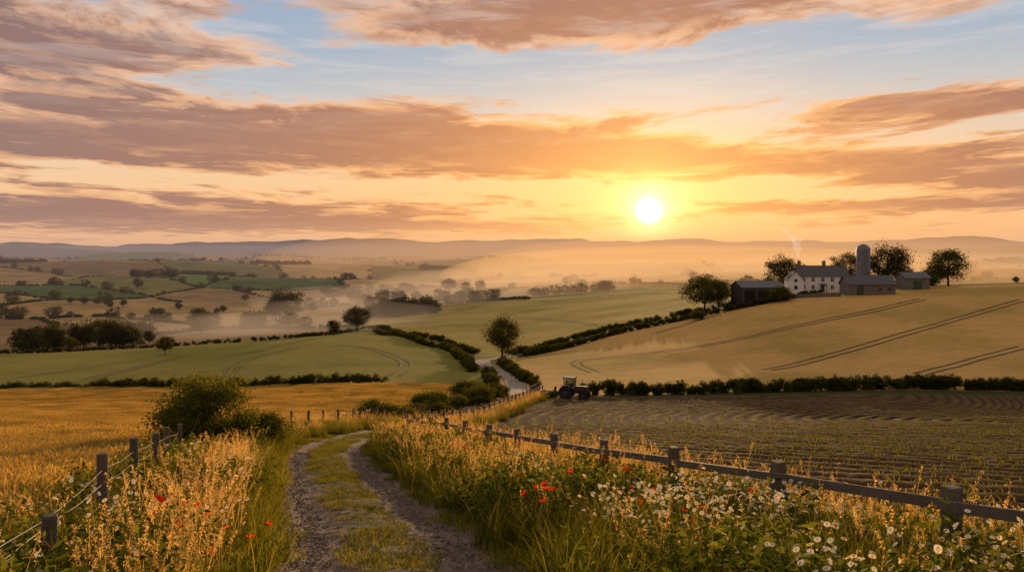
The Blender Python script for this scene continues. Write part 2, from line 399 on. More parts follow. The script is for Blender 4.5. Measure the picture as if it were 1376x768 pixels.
# ------------------------------------------------------------------ boundaries
def spline(pts,step=1.):
    pts=np.asarray(pts,float);out=[];n=len(pts)
    for i in range(n-1):
        p0=pts[max(i-1,0)];p1=pts[i];p2=pts[i+1];p3=pts[min(i+2,n-1)]
        m_=max(2,int(np.linalg.norm(p2-p1)/step))
        for k in range(m_):
            t=k/m_;out.append(.5*((2*p1)+(-p0+p2)*t+(2*p0-5*p1+4*p2-p3)*t*t+(-p0+3*p1-3*p2+p3)*t**3))
    out.append(pts[-1]);return np.array(out)
LR=spline([P(686,478,120),P(760,463,120),P(850,440,120),P(930,424,120),P(1010,408,120),P(1085,394,120)])
LL=spline([Q(-500,232),Q(0,236),Q(200,238),Q(350,236),P(440,450,150),P(497,441,150),P(560,452,130),P(610,466,130),P(650,479,130)])
lane=spline([(float(Xt(102)),102),(float(Xt(108)),108),P(690,510,60),P(665,497,60),P(648,485,60),P(672,481,60),P(705,474,100)]+[tuple(p) for p in LR[len(LR)//4::len(LR)//4]],.7)

# ------------------------------------------------------------------ ground
uc=np.concatenate([np.linspace(-1.5,-.745,60),np.linspace(-.74,.74,860),np.linspace(.745,1.5,60)])
ry=[-10.]
while ry[-1]<150: ry.append(ry[-1]+.0036*(ry[-1]+25))
while ry[-1]<9400: ry.append(ry[-1]*1.0095)
ry=np.array(ry)
GY=np.repeat(ry[:,None],len(uc),1);GX=uc[None]*(GY+25)
GZ=H(GX,GY)
nR,nC=GX.shape
seeds=[(60,300,0),(60,400,4),(150,430,1),(280,330,0),(230,540,1),(60,560,1),(60,700,2),(10,620,1),(330,520,1),(350,640,0),(30,950,1),(150,860,3),(260,960,2),(360,900,2),(120,1350,0),(300,1450,3),
(430,700,1),(430,480,0),(400,1500,1),(480,1050,3),(520,700,0),(540,950,1),(600,1400,3),(600,760,1),(700,900,0),(760,700,3),(760,1300,1),(860,900,1),(900,1500,3),(1000,900,3),(1000,1500,1),(1200,900,1),(1200,1500,3),(1340,1000,0),(1340,600,3),(1400,1600,1),
(60,2100,1),(250,2400,3),(450,2300,0),(650,2200,2),(850,2500,1),(1050,2300,3),(1280,2500,1),(100,3600,2),(400,3600,1),(700,3800,3),(1000,3600,0),(1300,3700,2),(550,3000,1),(900,3000,2),(200,3000,3)]
FC=np.array([(.30,.18,.07),(.44,.27,.095),(.115,.155,.032),(.22,.18,.045),(.25,.14,.065)])
SU=5.5
sp=np.array([((a-CX)/F*SU,math.log(b)*3.2) for a,b,_ in seeds]);scid=np.array([c for *_,c in seeds])
def fields(X,Y):
    Yc=np.maximum(Y,100);u=X/Yc*SU;l=np.log(Yc)*3.2
    wx=(fbm(X/90,Y/90,41,3)-.5)*.22
    u=u+wx;l=l-wx*.8+.10*u
    best=np.full(X.shape,1e9);sec=np.full(X.shape,1e9);idx=np.zeros(X.shape,int)
    for i,(a,b) in enumerate(sp):
        d=np.hypot(u-a,l-b-.10*a);m1=d<best
        sec=np.where(m1,best,np.minimum(sec,d));idx=np.where(m1,i,idx);best=np.where(m1,d,best)
    return idx,sec-best
idx,edge=fields(GX,GY)
col=FC[scid[idx]]*(.8+.4*_h(idx,idx*0,5))[...,None]
Ubig=GX/np.maximum(GY,1)
yLL=np.interp(GX,LL[:,0],LL[:,1]);yLR=np.interp(GX,LR[:,0],LR[:,1],right=245)
def setc(mask,c):
    global col
    col=np.where(mask[...,None],np.array(c),col)
setc(GY>4000,(.05,.047,.04))
midE=(GY>170)&(GY<455)&(Ubig>-.19)
setc(midE,(.36,.255,.055))
setc((GY>112)&(GX<-3)&(GY<yLL),(.245,.20,.042))
setc((GY>112)&(GX>=-3)&(GY<yLR),(.56,.32,.095))
setc((GY>yLR)&(GY<262)&(GX>52),(.13,.11,.04))
near=GY<=112
track=np.abs(GX-Xt(GY))
setc(near,(.06,.06,.02))
wheatm=near&(GX<Xl(GY)-.8)
setc(wheatm,(.22,.19,.065))
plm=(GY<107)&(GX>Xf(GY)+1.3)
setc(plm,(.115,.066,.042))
ROW=1.5; RX,RY=44.0,66.0; RH=.085
GZ=GZ+np.where(wheatm,.45*sstep(0,1.5,Xl(GY)-.8-GX)*sstep(14,30,GY),0)
GZ=GZ-np.where(near,.12*sstep(1.9,1.5,track),0)
rd=np.hypot(GX-RX,GY-RY)
GZ=GZ+np.where(plm,RH*np.sin(rd*2*math.pi/ROW)+(fbm(GX*2.5,GY*2.5,61,2)-.5)*.07,0)
ii=np.arange(nR*nC).reshape(nR,nC)
Q4=np.stack([ii[:-1,:-1],ii[:-1,1:],ii[1:,1:],ii[1:,:-1]],-1).reshape(-1,4)
c4=np.concatenate([col,np.ones(col.shape[:2]+(1,))],-1).reshape(-1,4)
M_ground=begin('field_ground')
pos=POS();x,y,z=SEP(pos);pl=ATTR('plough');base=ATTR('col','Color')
n1=NOISE(pos,.03,3,.6);n2=NOISE(pos,.55,4,.7);n3=NOISE(pos,6,2,.7);n4=NOISE(VEC(x*.12+y*.05,y*.9-x*.3),1.0,3,.7)
k=.05+n1*.90+n2*.45+(n3-.5)*.45+n4*.52
base=MX(1.0,base,VEC(k,k,k),'MULTIPLY')
base=MX(SS(.55,.35,n1)*.40,base,MX(1.0,base,(.66,.92,.50),'MULTIPLY'))
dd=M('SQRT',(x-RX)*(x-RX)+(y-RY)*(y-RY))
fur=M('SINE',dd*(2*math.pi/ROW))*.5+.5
soil=MX(n3,(.045,.020,.011),(.130,.060,.033));soil=MX(SS(.30,.62,fur),MX(1.0,soil,(.35,.31,.29),'MULTIPLY'),soil)  # troughs darkened in the soil colour, painted shade of low-lit furrows
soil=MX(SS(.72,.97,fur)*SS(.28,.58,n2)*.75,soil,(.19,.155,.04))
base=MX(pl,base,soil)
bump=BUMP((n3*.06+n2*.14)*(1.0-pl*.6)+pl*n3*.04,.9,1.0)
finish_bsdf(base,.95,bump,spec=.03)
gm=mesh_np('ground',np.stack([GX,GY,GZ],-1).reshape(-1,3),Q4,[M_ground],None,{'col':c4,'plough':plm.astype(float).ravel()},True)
ground=link(bpy.data.objects.new('ground',gm))

# ------------------------------------------------------------------ dirt track
tY=[3.]
while tY[-1]<104: tY.append(tY[-1]+max(.05,.004*tY[-1]))
tY=np.array(tY);so=np.linspace(-1.95,1.95,79)
c0=Xt(tY);dx=np.gradient(c0,tY);nx=1/np.hypot(1,dx);ny=-dx*nx
TX=c0[:,None]+so[None]*nx[:,None];TY=tY[:,None]+so[None]*ny[:,None]
rut=np.exp(-((np.abs(so)-1.05)/.45)**2)
TZ=H(TX,TY)+.02-.10*rut[None]+.03*np.exp(-(so/.4)**2)[None]+(fbm(TX*2.2,TY*2.2,71,3)-.5)*.09+(fbm(TX*9,TY*9,72,3)-.5)*.055
TZ-=.16*sstep(1.65,1.95,np.abs(so))[None]
ii=np.arange(TX.size).reshape(TX.shape);Q4=np.stack([ii[:-1,:-1],ii[:-1,1:],ii[1:,1:],ii[1:,:-1]],-1).reshape(-1,4)
gr=sstep(.62,.34,np.abs(so)[None]+(fbm(TX*1.5,TY*1.5,75,3)-.5)*.5)
M_track=begin('gravel_track')
pos=POS();n1=NOISE(pos,1.3,4,.6);n2=NOISE(pos,22,3,.7)
vo=NT.nodes.new('ShaderNodeTexVoronoi');put(vo.inputs['Vector'],pos);vo.inputs['Scale'].default_value=19
vd=E(vo.outputs['Distance']);vc=E(vo.outputs['Color']);vg=SEP(vc)[0]
c=MX(n1,(.10,.064,.042),(.27,.18,.122));c=MX(SS(.35,.1,vd)*vg,c,(.38,.28,.205));c=MX(SS(.4,.8,n2)*.6,c,(.06,.040,.028))
c=MX(ATTR('gr'),c,(.075,.065,.025))
finish_bsdf(c,.80,BUMP(SS(.45,.0,vd)*vg+n2*.5,1.0,.05),spec=.22)
link(bpy.data.objects.new('dirt_track',mesh_np('dirt_track',np.stack([TX,TY,TZ],-1).reshape(-1,3),Q4,[M_track],None,{'gr':gr.ravel()},True)))
M_stone=simple('track_stone',(.24,.18,.13),.85,.6,2,.4)
def stone(seed):
    r=np.random.default_rng(seed)
    bm=bmesh.new();bmesh.ops.create_icosphere(bm,subdivisions=1,radius=1)
    for v in bm.verts: v.co=Vector((v.co.x,v.co.y*.8,v.co.z*.55))*(1+r.normal()*.14)
    me=bpy.data.meshes.new('stone');bm.to_mesh(me);bm.free();me.materials.append(M_stone);return me
G_stone=coll('track_stones',[stone(i) for i in range(4)])
n=6000;yy=4+rng.uniform(0,1,n)**1.6*28;off=rng.choice([-1,1],n)*(1.04+rng.normal(size=n)*.34)
scatter('track_gravel',Xt(yy)+off,yy,G_stone,4,.008,.038,z=H(Xt(yy)+off,yy)-.045,tilt=.3)
def ribbon(name,path,w,mat,dz=.12,offs=(0,)):
    B=Bag();p=np.asarray(path);t=np.gradient(p,axis=0);t/=np.linalg.norm(t,axis=1)[:,None];nn=np.stack([-t[:,1],t[:,0]],1)
    for o in offs:
        k=np.linspace(-w/2,w/2,5)
        A=p[:,None,:]+nn[:,None,:]*(k+o)[None,:,None]
        Z=H(A[...,0],A[...,1])+dz
        ii=np.arange(A.shape[0]*5).reshape(-1,5);Q4=np.stack([ii[:-1,:-1],ii[:-1,1:],ii[1:,1:],ii[1:,:-1]],-1).reshape(-1,4)
        B.add(np.concatenate([A,Z[...,None]],-1).reshape(-1,3),Q4)
    return link(bpy.data.objects.new(name,B.mesh(name,[mat],True)))
M_lane=simple('lane_surface',(.36,.28,.21),.9,.3,.5,.3)
ribbon('country_lane',lane,3.2,M_lane,.08)
M_tram=simple('tramline_soil',(.17,.125,.045),.95,.6,.3,.3)
def tram(pts): ribbon('tramlines',spline([P(a,b,115) for a,b in pts],1.5),.38,M_tram,.10,(-.95,.95))
tram([(1376,403),(1260,436),(1150,468),(1030,497)])
tram([(1376,466),(1300,486),(1235,503)])
tram([(1240,402),(1100,432),(950,464),(800,482),(775,488),(800,500)])
tram([(1060,402),(960,424),(880,448)])
tram([(455,463),(505,470),(540,484),(545,494),(530,505)])
tram([(250,478),(180,495),(120,510)])
tram([(400,466),(330,485),(300,508)])
tram([(560,436),(640,438),(700,428),(770,432),(800,437)])
tram([(850,395),(800,405),(700,421)])

# ------------------------------------------------------------------ hedges
def hedge(path,h=1.9,w=1.5,dens=2.8,name='hedge',seed=3):
    r=np.random.default_rng(seed);p=np.asarray(path);d=np.r_[0,np.cumsum(np.linalg.norm(np.diff(p,axis=0),axis=1))]
    n=int(d[-1]*dens);t=r.uniform(0,d[-1],n)
    X=np.interp(t,d,p[:,0])+r.normal(size=n)*w*.28;Y=np.interp(t,d,p[:,1])+r.normal(size=n)*w*.28
    hv=h*(.80+.4*fbm(t/7,t*0,seed,2))
    z=H(X,Y)+hv*r.uniform(.05,.62,n)
    return scatter(name,X,Y,G_clump,4,.32*h,.5*h,z=z,tilt=.3,seed=seed)
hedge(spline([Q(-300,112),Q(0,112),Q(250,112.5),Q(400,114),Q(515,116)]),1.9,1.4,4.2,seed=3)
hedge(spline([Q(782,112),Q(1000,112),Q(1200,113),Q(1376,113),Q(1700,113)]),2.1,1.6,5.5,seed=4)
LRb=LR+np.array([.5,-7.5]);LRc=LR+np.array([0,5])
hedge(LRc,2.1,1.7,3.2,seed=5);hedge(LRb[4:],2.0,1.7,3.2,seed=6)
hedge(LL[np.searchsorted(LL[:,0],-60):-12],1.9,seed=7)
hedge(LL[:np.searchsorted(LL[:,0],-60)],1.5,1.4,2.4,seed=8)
LL2=np.array([P(505,447,130),P(560,459,130),P(600,470,130),P(622,484,110),P(634,500,100)])
hedge(spline(LL2),2.0,seed=9)
hedge(spline([P(672,488,100),P(697,505,90),P(722,521,90)]),1.9,seed=10)
hedge(spline([P(655,505,90),P(664,520,80)]),2.0,seed=14)
hedge(spline([P(940,402,200),P(1000,396,180),P(1060,393,180)]),1.3,seed=11)
n=500000;uu=rng.uniform(-.85,.85,n);ll=rng.uniform(math.log(275),math.log(3800),n);yy=np.exp(ll);xx=uu*yy
fi_,fe_=fields(xx,yy)
ok=(fe_<.014)&~((yy<455)&(uu>-.19))&(fbm(xx/120,yy/120,55,2)>.32);xx=xx[ok][:10500];yy=yy[ok][:10500]
scatter('distant_hedgerows',xx,yy,G_clump,4,1.0,1.9,tilt=.3,dz=.6,seed=21)
sel=rng.uniform(size=len(xx))<.055
scatter('hedgerow_trees',xx[sel],yy[sel],G_far,3,.4,1.05,seed=22)
wx=[];wy=[]
def wood(x0,x1,Y,dep,n):
    u=rng.uniform(x0,x1,n);y=Y*(1+rng.uniform(-dep,dep,n));wx.extend((u-CX)/F*y);wy.extend(y)
for a in [(565,640,1500,.02,130),(225,310,1100,.02,90),(640,740,2600,.03,160),(740,800,1250,.02,60),(0,110,3000,.04,150),(330,470,4200,.03,260),(480,700,4800,.03,320),(700,980,3800,.04,260),(980,1376,4200,.04,420),(1040,1376,2600,.04,300),(0,330,5200,.03,350),
   (492,580,420,.03,26),(180,235,900,.02,18),(590,655,560,.03,12),(60,180,270,.02,8),(20,60,275,.01,6),(300,520,3000,.02,120),(1300,1376,1500,.03,60),(130,300,2100,.02,60),(420,560,750,.02,18),(700,820,620,.02,14),(340,420,1600,.02,50),(0,60,1500,.02,50)]: wood(*a)
scatter('distant_woodland',wx,wy,G_far,3,.7,1.2,seed=23,dz=-.5)

# ------------------------------------------------------------------ trees
tc=[0]
def tree(px,py,hp,ymin=60,me=None,name='oak_tree',Y=None,sx=1.,base=10.):
    x,y=P(px,py,ymin) if Y is None else Q(px,Y)
    s=hp*y/F/base;tc[0]+=1
    o=link(bpy.data.objects.new(name,me or TREES[tc[0]%4]));o.location=(x,y,float(H(x,y))-.1);o.scale=(s*sx,s*sx,s)
    o.rotation_euler=(0,0,tc[0]*1.7);return o
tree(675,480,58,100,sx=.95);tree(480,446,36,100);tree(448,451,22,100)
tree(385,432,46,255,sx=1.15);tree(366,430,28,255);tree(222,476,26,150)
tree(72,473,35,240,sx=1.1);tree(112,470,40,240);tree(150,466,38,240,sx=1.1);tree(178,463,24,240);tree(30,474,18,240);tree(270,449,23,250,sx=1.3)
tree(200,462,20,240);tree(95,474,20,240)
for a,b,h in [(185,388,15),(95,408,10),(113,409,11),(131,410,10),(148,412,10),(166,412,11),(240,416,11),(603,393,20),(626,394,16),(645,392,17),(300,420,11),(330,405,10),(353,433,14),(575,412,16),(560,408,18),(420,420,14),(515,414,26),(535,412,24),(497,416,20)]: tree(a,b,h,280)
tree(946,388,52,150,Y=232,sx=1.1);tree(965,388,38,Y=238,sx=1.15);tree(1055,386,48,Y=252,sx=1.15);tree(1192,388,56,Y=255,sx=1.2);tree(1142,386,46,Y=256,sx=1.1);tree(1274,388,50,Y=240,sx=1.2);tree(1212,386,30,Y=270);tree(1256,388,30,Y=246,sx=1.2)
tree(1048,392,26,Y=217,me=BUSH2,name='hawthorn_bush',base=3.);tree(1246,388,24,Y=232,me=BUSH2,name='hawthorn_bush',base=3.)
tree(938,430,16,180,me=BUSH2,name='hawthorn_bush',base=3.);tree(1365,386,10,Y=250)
b=link(bpy.data.objects.new('hawthorn_bush',BUSH));b.location=(-11.0,28.5,float(H(-11.,28.5))-.1);b.scale=(1.0,1.0,1.04)
b=link(bpy.data.objects.new('hawthorn_bush',BUSH));b.location=(-9.6,30.0,float(H(-9.6,30.))-.2);b.scale=(.6,.6,.6);b.rotation_euler=(0,0,2)
for X_,Y_,s in [(-10.6,63,.95),(-9.3,66,.7),(-7.9,76,1.1),(-5.9,80,.8),(-3.6,88,1.1),(-5.3,93,1.2),(-2.9,97,1.0),(-1.5,101,.8),(-11.5,49,.4),(5.3,106,.5),(-6.6,72,.7)]:
    b=link(bpy.data.objects.new('bramble_bush',BUSH2));b.location=(X_,Y_,float(H(X_,Y_))-.15);b.scale=(s,s,s*.85);b.rotation_euler=(0,0,X_*3)

# ------------------------------------------------------------------ near vegetation
def region(n,y0,y1,xa,xb,pw=1.4):
    y=y0+rng.uniform(0,1,n)**pw*(y1-y0);a=xa(y);b=xb(y);return a+rng.uniform(0,1,n)*(b-a),y
tl=lambda y:Xt(y)-1.75;tr=lambda y:Xt(y)+1.75
fl=lambda y:Xl(y)-1.0;fr=lambda y:Xf(y)+1.5
def cat(*a): return np.concatenate([q[0] for q in a]),np.concatenate([q[1] for q in a])
def tiles(step,y0,y1,xa,xb,xr=(-20,16)):
    gx,gy=np.meshgrid(np.arange(xr[0],xr[1],step),np.arange(y0,y1,step));gx=(gx+rng.uniform(-.4,.4,gx.shape)*step).ravel();gy=(gy+rng.uniform(-.4,.4,gy.shape)*step).ravel()
    ok=(gx>xa(gy))&(gx<xb(gy));return gx[ok],gy[ok]
X_,Y_=cat(tiles(.62,3,42,fl,lambda y:tl(y)-.35),tiles(.62,3,42,lambda y:tr(y)+.35,fr),tiles(.9,42,110,fl,lambda y:tl(y)-.4),tiles(.9,42,110,lambda y:tr(y)+.4,fr))
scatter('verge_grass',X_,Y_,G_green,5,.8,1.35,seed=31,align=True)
X_,Y_=cat(tiles(.36,3,45,lambda y:Xt(y)-.42,lambda y:Xt(y)+.42),tiles(.6,45,104,lambda y:Xt(y)-.3,lambda y:Xt(y)+.3),tiles(.38,3,45,lambda y:tl(y)-.25,lambda y:tl(y)+.22),tiles(.38,3,45,lambda y:tr(y)-.22,lambda y:tr(y)+.25))
kp=rng.uniform(size=len(X_))<.88
scatter('track_grass',X_[kp],Y_[kp],G_short,4,.7,1.45,seed=32,align=True)
X_,Y_=cat(region(270,6,45,lambda y:Xl(y)+.7,lambda y:tl(y)-.5,1.2),region(60,3,45,fl,lambda y:Xl(y)+.5,1.3),region(180,3,42,lambda y:tr(y)+.5,fr,1),region(350,14,42,lambda y:tr(y)+.2,fr,1),region(500,40,110,lambda y:tr(y)+.3,fr,1),region(350,42,110,fl,lambda y:tl(y)-.3,1),region(180,4,40,lambda y:Xf(y)+.4,lambda y:Xf(y)+1.9))
scatter('dry_meadow_grass',X_,Y_,G_dry,5,.75,1.3,tilt=.1,seed=33)
X_,Y_=cat(region(900,3,42,lambda y:tr(y)+.35,lambda y:Xf(y)+.2,1.15),region(380,3,45,fl,lambda y:tl(y)-.4))
kp=fbm(X_*.5,Y_*.5,81,2)>.43
scatter('verge_weeds',X_[kp],Y_[kp],G_weed,5,.7,1.75,tilt=.15,seed=34)
X_,Y_=cat(region(330,4,17,lambda y:tr(y)+1.3,lambda y:Xf(y)+.4,1.0),region(60,5,20,fl,lambda y:tl(y)-.4,1.1))
kp=fbm(X_*.55,Y_*.45,91,2)>.52
scatter('daisies',X_[kp],Y_[kp],G_daisy,4,.95,1.4,tilt=.1,seed=35)
pp=[P(a,b+60,4) for a,b in [(211,727),(243,713),(296,728),(318,740),(280,705),(713,690),(727,665),(742,668),(771,648),(868,668),(890,700),(918,707),(860,640),(993,685),(700,640),(835,655)]]
X_,Y_=cat((np.array([p[0] for p in pp]),np.array([p[1] for p in pp])),region(4,9,30,fl,tl),region(8,11,30,tr,Xf))
scatter('red_poppies',X_,Y_,G_poppy,4,1.0,1.4,tilt=.1,seed=36)
X_,Y_=tiles(1.75,-1,110,lambda y:-.74*(y+6)-3,lambda y:Xl(y)-1.7,(-95,8))
scatter('wheat_crop',X_,Y_,G_wheat,4,.92,1.1,seed=37,align=True)
X_,Y_=tiles(.6,3,60,lambda y:Xl(y)-2.2,lambda y:Xl(y)-.6,(-20,4))
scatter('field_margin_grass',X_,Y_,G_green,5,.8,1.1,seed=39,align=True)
X_=[];Y_=[];R_z=[]
for R in np.arange(ROW*.25,130,ROW):
    m_=int(2*math.pi*R/1.02)+1;a=np.arange(m_)/m_*2*math.pi+R;X_.append(RX+np.cos(a)*R);Y_.append(RY+np.sin(a)*R);R_z.append(a+math.pi/2)
X_=np.concatenate(X_);Y_=np.concatenate(Y_);R_z=np.concatenate(R_z)
ok=(Y_>4)&(Y_<85)&(X_>Xf(Y_)+1.9)&(X_<.70*(Y_+8))&(rng.uniform(size=len(X_))<.97-Y_*.006)
scatter('crop_rows',X_[ok],Y_[ok],G_crop,6,.9,1.25,seed=38,align=True,rotz=R_z[ok],sz=1.1,dz=RH-.02)

# ------------------------------------------------------------------ fences
def box(B,c,half,axes=None,mi=0,jit=0.,r=rng):
    A=np.eye(3) if axes is None else np.asarray(axes)
    s=np.array([[-1,-1,-1],[1,-1,-1],[1,1,-1],[-1,1,-1],[-1,-1,1],[1,-1,1],[1,1,1],[-1,1,1]],float)
    V=np.asarray(c)+(s*half)@A+r.normal(size=(8,3))*jit
    B.add(V,[[0,3,2,1],[4,5,6,7],[0,1,5,4],[1,2,6,5],[2,3,7,6],[3,0,4,7]],mi)
def finish(name,B,mats,parent=None,bev=0.,smooth=False):
    o=link(bpy.data.objects.new(name,B.mesh(name,mats,smooth)),parent)
    if bev: m=o.modifiers.new('bevel','BEVEL');m.width=bev;m.segments=2
    return o
def empty(name,loc=(0,0,0)):
    e=bpy.data.objects.new(name,None);e.location=loc;return link(e)
pts=[]
for n_ in range(-2,11):
    pts.append((4.74-.914*n_,8.6+2.86*n_))
y=40.;
pts.append((float(Xf(40.)),40.))
while y<108: y+=2.7;pts.append((float(Xf(y)),y))
fe=empty('wooden_fence');B=Bag();R_=Bag();tops=[]
for i,(x,y) in enumerate(pts):
    z=float(H(x,y));j=min(i+1,len(pts)-1);k=max(i-1,0)
    d=np.array(pts[j])-np.array(pts[k]);d/=np.linalg.norm(d);ax=np.array([[d[0],d[1],0],[-d[1],d[0],0],[rng.normal()*.025,rng.normal()*.025,1]])
    hh=1.28+rng.normal()*.03
    box(B,(x,y,z+hh/2-.2),(.08,.08,hh/2+.2),ax,0,.004)
    tops.append((x,y,z,ax))
for i in range(len(pts)-1):
    a=tops[i];b_=tops[i+1]
    for hz in ((1.03,.06),(.52,.055)):
        p0=np.array([a[0],a[1],a[2]+hz[0]+rng.normal()*.015]);p1=np.array([b_[0],b_[1],b_[2]+hz[0]+rng.normal()*.015])
        L=np.linalg.norm(p1-p0);d=(p1-p0)/L;s=np.cross(d,[0,0,1]);s/=np.linalg.norm(s);up=np.cross(s,d)
        box(R_,(p0+p1)/2-s*.104+up*(.004 if i%2 else 0),(L/2+.03,.022+(.002 if i%2 else 0),hz[1]),np.array([d,s,up]),0,.003)
finish('posts',B,[M_wood],fe,.012);finish('rails',R_,[M_wood],fe,.006)
fw=empty('post_and_wire_fence');B=Bag();W=Bag();pts=[]
for Z_ in [1.3,4.65,8,11.3,14.6,18,21.5,25]: pts.append((float(-4.68-.34*(Z_-8)),Z_))
y=27.5
while y<100: pts.append((float(Xl(y)),y));y+=2.6
pr=None
for i,(x,y) in enumerate(pts):
    z=float(H(x,y));hh=(1.08 if i==2 else 1.36)+rng.normal()*.03;t=rng.normal(size=2)*.035
    V,Q4=tube([(x,y,z-.3),(x+t[0]*.5,y+t[1]*.5,z+hh*.5),(x+t[0],y+t[1],z+hh-.02),(x+t[0],y+t[1],z+hh),(x+t[0],y+t[1],z+hh+.001)],[.08,.078,.075,.065,.001],9);B.add(V,Q4)
    if pr:
        for hz in (.35,.65,.92,1.12):
            a=np.array([pr[0],pr[1],pr[2]+min(hz,pr[3]-.05)]);b_=np.array([x,y,z+min(hz,hh-.05)])
            m_=(a+b_)/2-[0,0,.03];V,Q4=tube([a,m_,b_],[.0035]*3,4);W.add(V,Q4)
    pr=(x,y,z,hh)
finish('posts',B,[M_wood],fw,0,False);finish('wires',W,[M_wire],fw)

# ------------------------------------------------------------------ farm
M_wall=simple('white_render',(.78,.75,.70),.85,.12,.6,.2)
M_stonew=simple('barn_stone',(.20,.17,.145),.9,.5,1.2,.5)
M_slate=begin('slate_roof')
p=OBJ();x,y,z=SEP(p);br=NT.nodes.new('ShaderNodeTexBrick');put(br.inputs['Vector'],VEC(x,z*1.2+y));br.inputs['Scale'].default_value=2.2
br.inputs['Color1'].default_value=(.075,.07,.075,1);br.inputs['Color2'].default_value=(.115,.105,.105,1);br.inputs['Mortar'].default_value=(.05,.05,.05,1)
finish_bsdf(MX(NOISE(p,.7,4)*.5,E(br.outputs['Color']),(.12,.10,.085)),.6,spec=.3)
M_tin=simple('dark_cladding',(.075,.055,.045),.7,.4,.8,.2)
M_tinroof=simple('metal_roof',(.13,.115,.11),.5,.3,.5,.2,0)
M_glass=simple('window_glass',(.03,.035,.045),.12,.1,1,0,0,.6)
M_silo=simple('silo_steel',(.17,.17,.185),.5,.3,1.2,.2,.2)
M_brick=simple('chimney_brick',(.28,.15,.10),.9,.4,4,.4)
M_door=simple('painted_door',(.05,.06,.05),.6,.2,2,.1)
def gable(parent,L,W_,hw,hr,mw,mr,ov=.35,pref=''):
    B=Bag();l=L/2;w=W_/2
    V=[(-l,-w,-1.5),(l,-w,-1.5),(l,w,-1.5),(-l,w,-1.5),(-l,-w,hw),(l,-w,hw),(l,w,hw),(-l,w,hw),(-l,0,hr),(l,0,hr)]
    me=bpy.data.meshes.new('walls');me.from_pydata(V,[],[(0,1,5,4),(2,3,7,6),(1,2,6,9,5),(3,0,4,8,7)]);me.materials.append(mw)
    link(bpy.data.objects.new(pref+'walls',me),parent)
    R2=Bag()
    for s in (-1,1):
        e0=np.array([0,s*w,hw]);e1=np.array([0,0,hr]);d=(e1-e0);Ld=np.linalg.norm(d);d/=Ld;nrm=np.cross([1,0,0],d);nrm*=np.sign(nrm[2])
        c=(e0+e1)/2-d*ov/2+nrm*.09
        box(R2,c,(l+ov,Ld/2+ov/2,.08),np.array([[1,0,0],d,nrm]),0)
    box(R2,(0,0,hr+.12),(l+ov+.01,.13,.07))
    link(bpy.data.objects.new(pref+'roof',R2.mesh('roof',[mr])),parent)
def place(e,px,Y,rz=0,dz=0.,s=1.):
    x,y=Q(px,Y);e.location=(x,y,float(H(x,y))+dz);e.rotation_euler=(0,0,rz);e.scale=(s,s,s)
FY=232
fh=empty('white_farmhouse');place(fh,1103,FY,math.radians(-12))
gable(fh,13.5,6.5,4.6,7.4,M_wall,M_slate)
G=Bag();Fm=Bag();D=Bag()
for i,xx_ in enumerate([-5.2,-2.6,0,2.6,5.2]):
    for zz in (1.4,3.55):
        if zz<2 and i==2: continue
        box(G,(xx_,-3.255,zz),(.42,.02,.55));
        box(Fm,(xx_,-3.27,zz-.6),(.55,.06,.05));box(Fm,(xx_,-3.29,zz),(.03,.02,.55));box(Fm,(xx_,-3.285,zz+.05),(.42,.018,.025))
for zz in (1.4,3.6):
    box(G,(-6.755,0,zz),(.02,.5,.55))
box(D,(0,-3.27,1.0),(.48,.04,1.05))
finish('windows',G,[M_glass],fh);finish('window_frames',Fm,[M_wall],fh);finish('door',D,[M_door],fh)
po=Bag();box(po,(0,-3.9,2.35),(1.0,.62,.07));box(po,(-.85,-4.3,1.1),(.06,.06,1.2));box(po,(.85,-4.3,1.1),(.06,.06,1.2));finish('porch',po,[M_slate],fh)
ch=Bag()
for cx_ in (-6.0,6.0,.8): box(ch,(cx_,0,7.7),(.45,.5,.95));box(ch,(cx_,0,8.7),(.52,.57,.07));box(ch,(cx_-.2,0,8.95),(.12,.12,.2));box(ch,(cx_+.2,0,8.95),(.12,.12,.2))
finish('chimneys',ch,[M_brick],fh)
wing=empty('farmhouse_wing');wing.parent=fh;wing.location=(-7.6,-1.2,0);wing.rotation_euler=(0,0,math.radians(90))
gable(wing,8.0,4.4,3.6,5.9,M_wall,M_slate,pref='wing_')
G=Bag();box(G,(-4.02,0,1.3),(.02,.45,.55));box(G,(-4.02,0,3.3),(.02,.4,.45));finish('wing_windows',G,[M_glass],wing)
ba=empty('open_barn');place(ba,1017,FY,math.radians(8))
gable(ba,12.5,8,4.0,5.6,M_tin,M_tinroof)
G=Bag()
for i in range(3): box(G,(-3.9+i*3.9,-4.02,1.4),(1.7,.03,1.75))
finish('bay_shade_panels',G,[simple('bay_shade',(.015,.012,.01),.9)],ba)  # flat dark panels on the closed wall, painted shade of the bays
G=Bag()
for i in range(4): box(G,(-5.85+i*3.9,-4.06,1.8),(.14,.07,2.2))
finish('bay_posts',G,[M_wood],ba)
sb=empty('stone_barn');place(sb,1165,FY-12,math.radians(-4))
gable(sb,12.5,7,2.7,4.9,M_stonew,M_slate)
G=Bag();box(G,(-3,-3.53,1.1),(.9,.03,1.2));box(G,(2.2,-3.53,1.4),(.5,.03,.45));box(G,(4.6,-3.53,1.4),(.5,.03,.45));finish('doors',G,[M_door],sb)
sh=empty('farm_shed');place(sh,1226,FY-2,math.radians(6));gable(sh,7.4,5,3.2,4.7,M_stonew,M_tinroof)
G=Bag();box(G,(0,-2.53,1.1),(1.2,.03,1.2));finish('doors',G,[M_door],sh)
wl=Bag();q=spline([Q(1048,FY-10),Q(1090,FY-14),Q(1130,FY-16)],1.)
